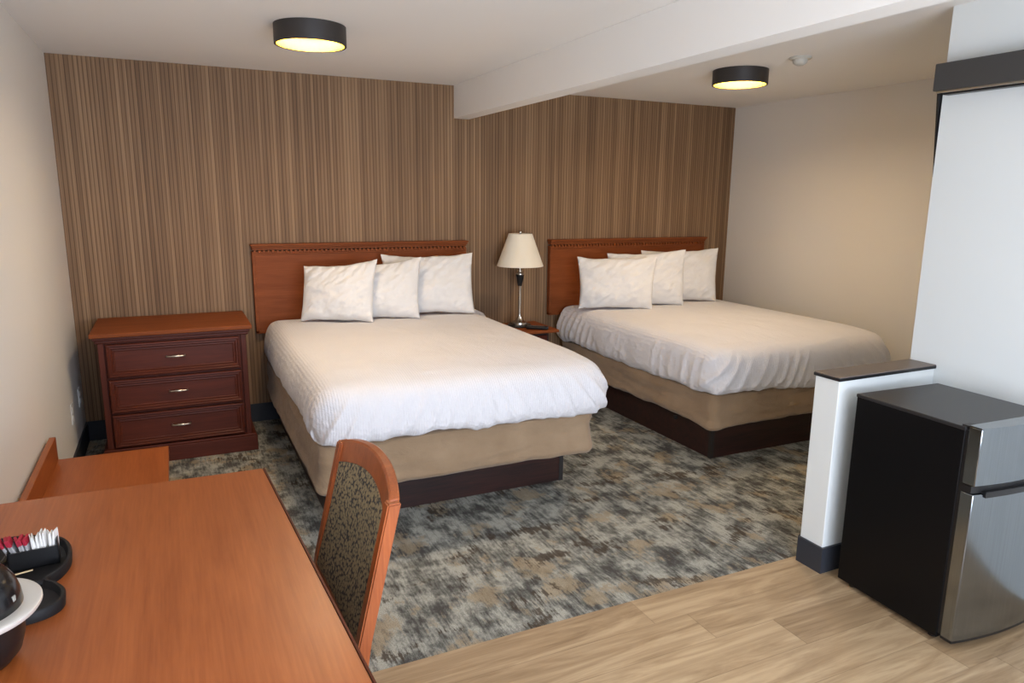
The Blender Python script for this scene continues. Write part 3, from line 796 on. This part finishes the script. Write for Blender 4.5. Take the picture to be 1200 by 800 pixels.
HB = Vector((0.262, -3.405)); HR = R(5)
hd = empty('packet_holder', (HB.x, HB.y, DZ+0.0075), HR, 'black plastic packet holder standing in the serving tray', 'holder')
mb = MB()
mb.box(-0.048, 0.048, -0.0215, -0.0185, 0, 0.043); mb.box(-0.048, 0.048, 0.0185, 0.0215, 0, 0.056)
mb.box(-0.048, -0.045, -0.0215, 0.0215, 0, 0.046); mb.box(0.045, 0.048, -0.0215, 0.0215, 0, 0.056); mb.box(-0.048, 0.048, -0.0215, 0.0215, 0, 0.003)
mb.build('holder_box', M['black'], hd)
rnd = random.Random(5)
def packet(name, x, y, lean, roll, w, h, mats, label, group, band=None, cat='packet'):
    e = empty(name, (0, 0, 0), 0, label, cat, group)
    e.matrix_world = hd.matrix_world if False else Matrix.Translation((HB.x, HB.y, DZ+0.0075)) @ Matrix.Rotation(HR, 4, 'Z') @ Matrix.Translation((x, y, 0.004)) @ Matrix.Rotation(lean, 4, 'Y') @ Matrix.Rotation(roll, 4, 'Z')
    b = bmesh.new(); nz = 6; R_ = []
    for i in range(nz+1):
        t = i/nz; th = 0.0026*math.sin(math.pi*min(1, max(0.03, t*0.97)))**0.6 + 0.0003
        R_.append([b.verts.new((sx*(th if abs(sx) == 1 else 0), sy*w/2*(1-0.03*t), t*h)) for sx, sy in ((1, -0.9), (1, 0.9), (0, 1), (-1, 0.9), (-1, -0.9), (0, -1))])
    for a, c in zip(R_, R_[1:]):
        for k in range(6): b.faces.new((a[k], a[(k+1) % 6], c[(k+1) % 6], c[k]))
    b.faces.new(R_[0]); b.faces.new(R_[-1]); bmesh.ops.recalc_face_normals(b, faces=b.faces)
    mb = MB(); mb.merge(b); mb.build('paper_sleeve', mats, e)
    if band:
        MB().box(-0.0032, 0.0032, -w/2*1.01, w/2*1.01, h*0.78, h*1.005, 0.0008).build('printed_band', band, e)['label'] = 'coloured upper end of the packet'
    return e
for k in range(6):
    packet('sweetener_packet', -0.036+k*0.0068, 0.004-0.0008*k, R(-22+k*2.6+rnd.uniform(-2, 2)), R(rnd.uniform(-14, 14)), 0.031, 0.066+rnd.uniform(-0.002, 0.004), M['paper_g'], 'grey paper sweetener packet with a red top, leaning left in the black holder', 'red topped packets in the holder', M['red'])
for k in range(8):
    packet('sugar_packet', 0.004+k*0.0052, rnd.uniform(-0.002, 0.003), R(-9+k*1.7+rnd.uniform(-2, 2)), R(rnd.uniform(-18, 18)), 0.027, 0.068+rnd.uniform(-0.003, 0.004), M['paper'], 'white paper sugar packet upright in the right of the black holder', 'white packets in the holder')
stx = MB(); stx.box(-0.055, 0.055, -0.0025, 0.0025, 0, 0.0015, 0.0005)
o = stx.build('stir_stick', M['stick']); o.location = (0.215, -3.487, DZ+0.0245); o.rotation_euler = (0, R(-3), R(8))
tag(o, 'pale wooden stir stick lying on the serving tray behind the pot', 'stirrer')

pot = empty('coffee_pot', (0.222, -3.775, DZ+0.0005), R(-20), 'rounded black pot with a domed lid and wide silver rim at the desk front', 'pot')
MB().lathe([(0, 0), (0.045, 0.0), (0.058, 0.005), (0.072, 0.022), (0.080, 0.050), (0.083, 0.085), (0.083, 0.098), (0, 0.098)], 64).build('pot_body', M['black'], pot, smooth=True)
MB().lathe([(0, 0.096), (0.088, 0.096), (0.108, 0.100), (0.112, 0.106), (0.112, 0.111), (0.108, 0.113), (0.088, 0.110), (0, 0.110)], 64).build('silver_rim', M['silver'], pot, smooth=True)
MB().lathe([(0, 0.109), (0.083, 0.110), (0.081, 0.130), (0.075, 0.152), (0.064, 0.170), (0.048, 0.183), (0.030, 0.190), (0, 0.193)], 64).build('domed_lid', M['gloss'], pot, smooth=True)
MB().tube([(-0.045, 0.0, 0.184), (-0.030, 0, 0.204), (0.0, 0, 0.210), (0.030, 0, 0.204), (0.045, 0.0, 0.184)], 0.008, 12).build('lid_handle', M['nickel'], pot, smooth=True)
MB().box(0.0775, 0.0815, -0.004, 0.004, 0.126, 0.136, 0.0005).build('badge', M['plastic_d'], pot)
sc = empty('saucer', (0.206, -3.955, DZ+0.0005), 0, 'dark saucer with a bright silver edge at the corner of the desk', 'saucer')
MB().lathe([(0, 0), (0.045, 0), (0.062, 0.006), (0.066, 0.010), (0.060, 0.009), (0.044, 0.004), (0, 0.004)], 48).build('dish', M['black'], sc, smooth=True)
MB().lathe([(0.064, 0.0085), (0.068, 0.0095), (0.067, 0.0125), (0.064, 0.0115)], 48, closed=True).build('silver_edge', M['chrome'], sc, smooth=True)

# ------------------------------------------------------------------ refrigerator
FW, FD = 0.466, 0.455
fg = empty('mini_fridge', (3.050, -3.300, 0), R(-2.6), 'black two door mini refrigerator with stainless doors beside the half wall', 'refrigerator')
# local: x 0..FW, y 0..-FD
MB().box(0, FW, -FD, 0, 0.022, 0.822, 0.004, 3).build('cabinet', M['black_matte'], fg, smooth=False)
MB().box(-0.002, FW+0.002, -FD-0.002, 0.002, 0.818, 0.832, 0.003, 2).build('top_panel', M['fridge_top'], fg)
MB().box(0.004, FW-0.004, -FD-0.012, -FD+0.001, 0.040, 0.820, 0.002).build('door_gasket', M['black'], fg)
for (x, y) in ((0.04, -0.05), (FW-0.04, -0.05), (0.04, -FD+0.04), (FW-0.04, -FD+0.04)):
    MB().lathe([(0, 0), (0.018, 0), (0.018, 0.006), (0.008, 0.008), (0.008, 0.024), (0, 0.024)], 16, x, y).build('foot', M['black'], fg, smooth=True)
def front(t, bow=0.020): return -FD-0.058-bow*(1-(2*t-1)**2)
def fdoor(z0, z1, name='door'):
    b = bmesh.new(); n = 24; pts = [(0.0, -FD-0.012)]
    for i in range(n+1): pts.append((FW*i/n, front(i/n)))
    pts.append((FW, -FD-0.012))
    mb = MB(); mb.prism(pts[::-1], z0, z1)
    o = mb.build(name, M['steel'], fg, smooth=True, angle=30)
    bv = o.modifiers.new('soft', 'BEVEL'); bv.width = 0.003; bv.segments = 2; bv.limit_method = 'ANGLE'; bv.angle_limit = R(40)
    return o
u_ = fdoor(0.632, 0.838); u_['label'] = 'stainless freezer door'
l_ = fdoor(0.038, 0.602); l_['label'] = 'stainless lower door'
b = None
def bowed(z0, z1, o0, o1, x0=0.0, x1=1.0):
    n = 24; pts = [(FW*x0, -FD-0.014)]
    pts += [(FW*(x0+(x1-x0)*i/n), front(x0+(x1-x0)*i/n)-o0) for i in range(n+1)]
    pts.append((FW*x1, -FD-0.014)); mb = MB(); mb.prism(pts[::-1], z0, z1); return mb
h = bowed(0.604, 0.630, -0.010, 0).build('grip_recess', M['black'], fg)
g = bowed(0.590, 0.612, 0.006, 0, 0.10, 0.90).build('door_grip', M['black'], fg)
bowed(0.837, 0.842, -0.002, 0).build('door_cap', M['steel'], fg)
bowed(0.030, 0.040, -0.001, 0).build('door_bottom_cap', M['black'], fg)
MB().box(0.01, 0.05, -FD-0.03, -FD+0.02, 0.832, 0.836, 0.001).build('hinge_cover', M['strip'], fg)

# ------------------------------------------------------------------ ceiling fixtures
def ceiling_light(x, y, label):
    root = empty('ceiling_light', (x, y, H), 0, label, 'ceiling light', None)
    MB().lathe([(0.172, 0), (0.172, -0.090), (0.163, -0.090), (0.163, -0.002), (0, -0.002), (0, 0)][:-1], 72).build('drum', M['fixture'], root, smooth=True, angle=35)
    MB().lathe([(0.1625, -0.012), (0.1625, -0.088), (0.160, -0.088), (0.160, -0.012)], 72, closed=True).build('gold_lining', M['brass_in'], root, smooth=True, angle=35)
    MB().lathe([(0, -0.022), (0.136, -0.022), (0.140, -0.026), (0.136, -0.030), (0, -0.030)], 48).build('diffuser', M['glow'], root, smooth=True)
ceiling_light(1.285, -1.435, 'lit round dark drum ceiling light above the bed nearest the dresser')
ceiling_light(3.963, -1.490, 'lit round dark drum ceiling light beside the smoke detector')
sd = empty('smoke_detector', (3.954, -1.984, H), 0, 'small round white smoke detector on the alcove ceiling', 'smoke detector')
MB().lathe([(0, 0), (0.060, 0), (0.062, -0.008), (0.056, -0.014), (0, -0.014)], 48).build('mounting_plate', M['detector'], sd, smooth=True)
MB().lathe([(0, -0.013), (0.042, -0.013), (0.040, -0.030), (0.030, -0.040), (0.018, -0.046), (0, -0.047)], 40).build('sensor_dome', M['detector'], sd, smooth=True)

# ------------------------------------------------------------------ wall plates
def outlet(y, z, label):
    root = empty('wall_outlet', (0.0, y, z), 0, label, 'outlet')
    MB().box(0.0005, 0.007, -0.036, 0.036, -0.058, 0.058, 0.003, 2).build('cover_plate', M['plastic'], root)
    for dz in (-0.022, 0.022):
        o = MB().box(0.006, 0.010, -0.017, 0.017, dz-0.015, dz+0.015, 0.003, 2).build('socket', M['plastic'], root)
outlet(-0.573, 0.345, 'white outlet plate on the left wall beside the dresser, nearer the bench')
outlet(-0.200, 0.350, 'white outlet plate on the left wall in the shadow behind the dresser side')
outlet(-1.405, 0.370, 'white outlet plate on the left wall behind the luggage bench end')
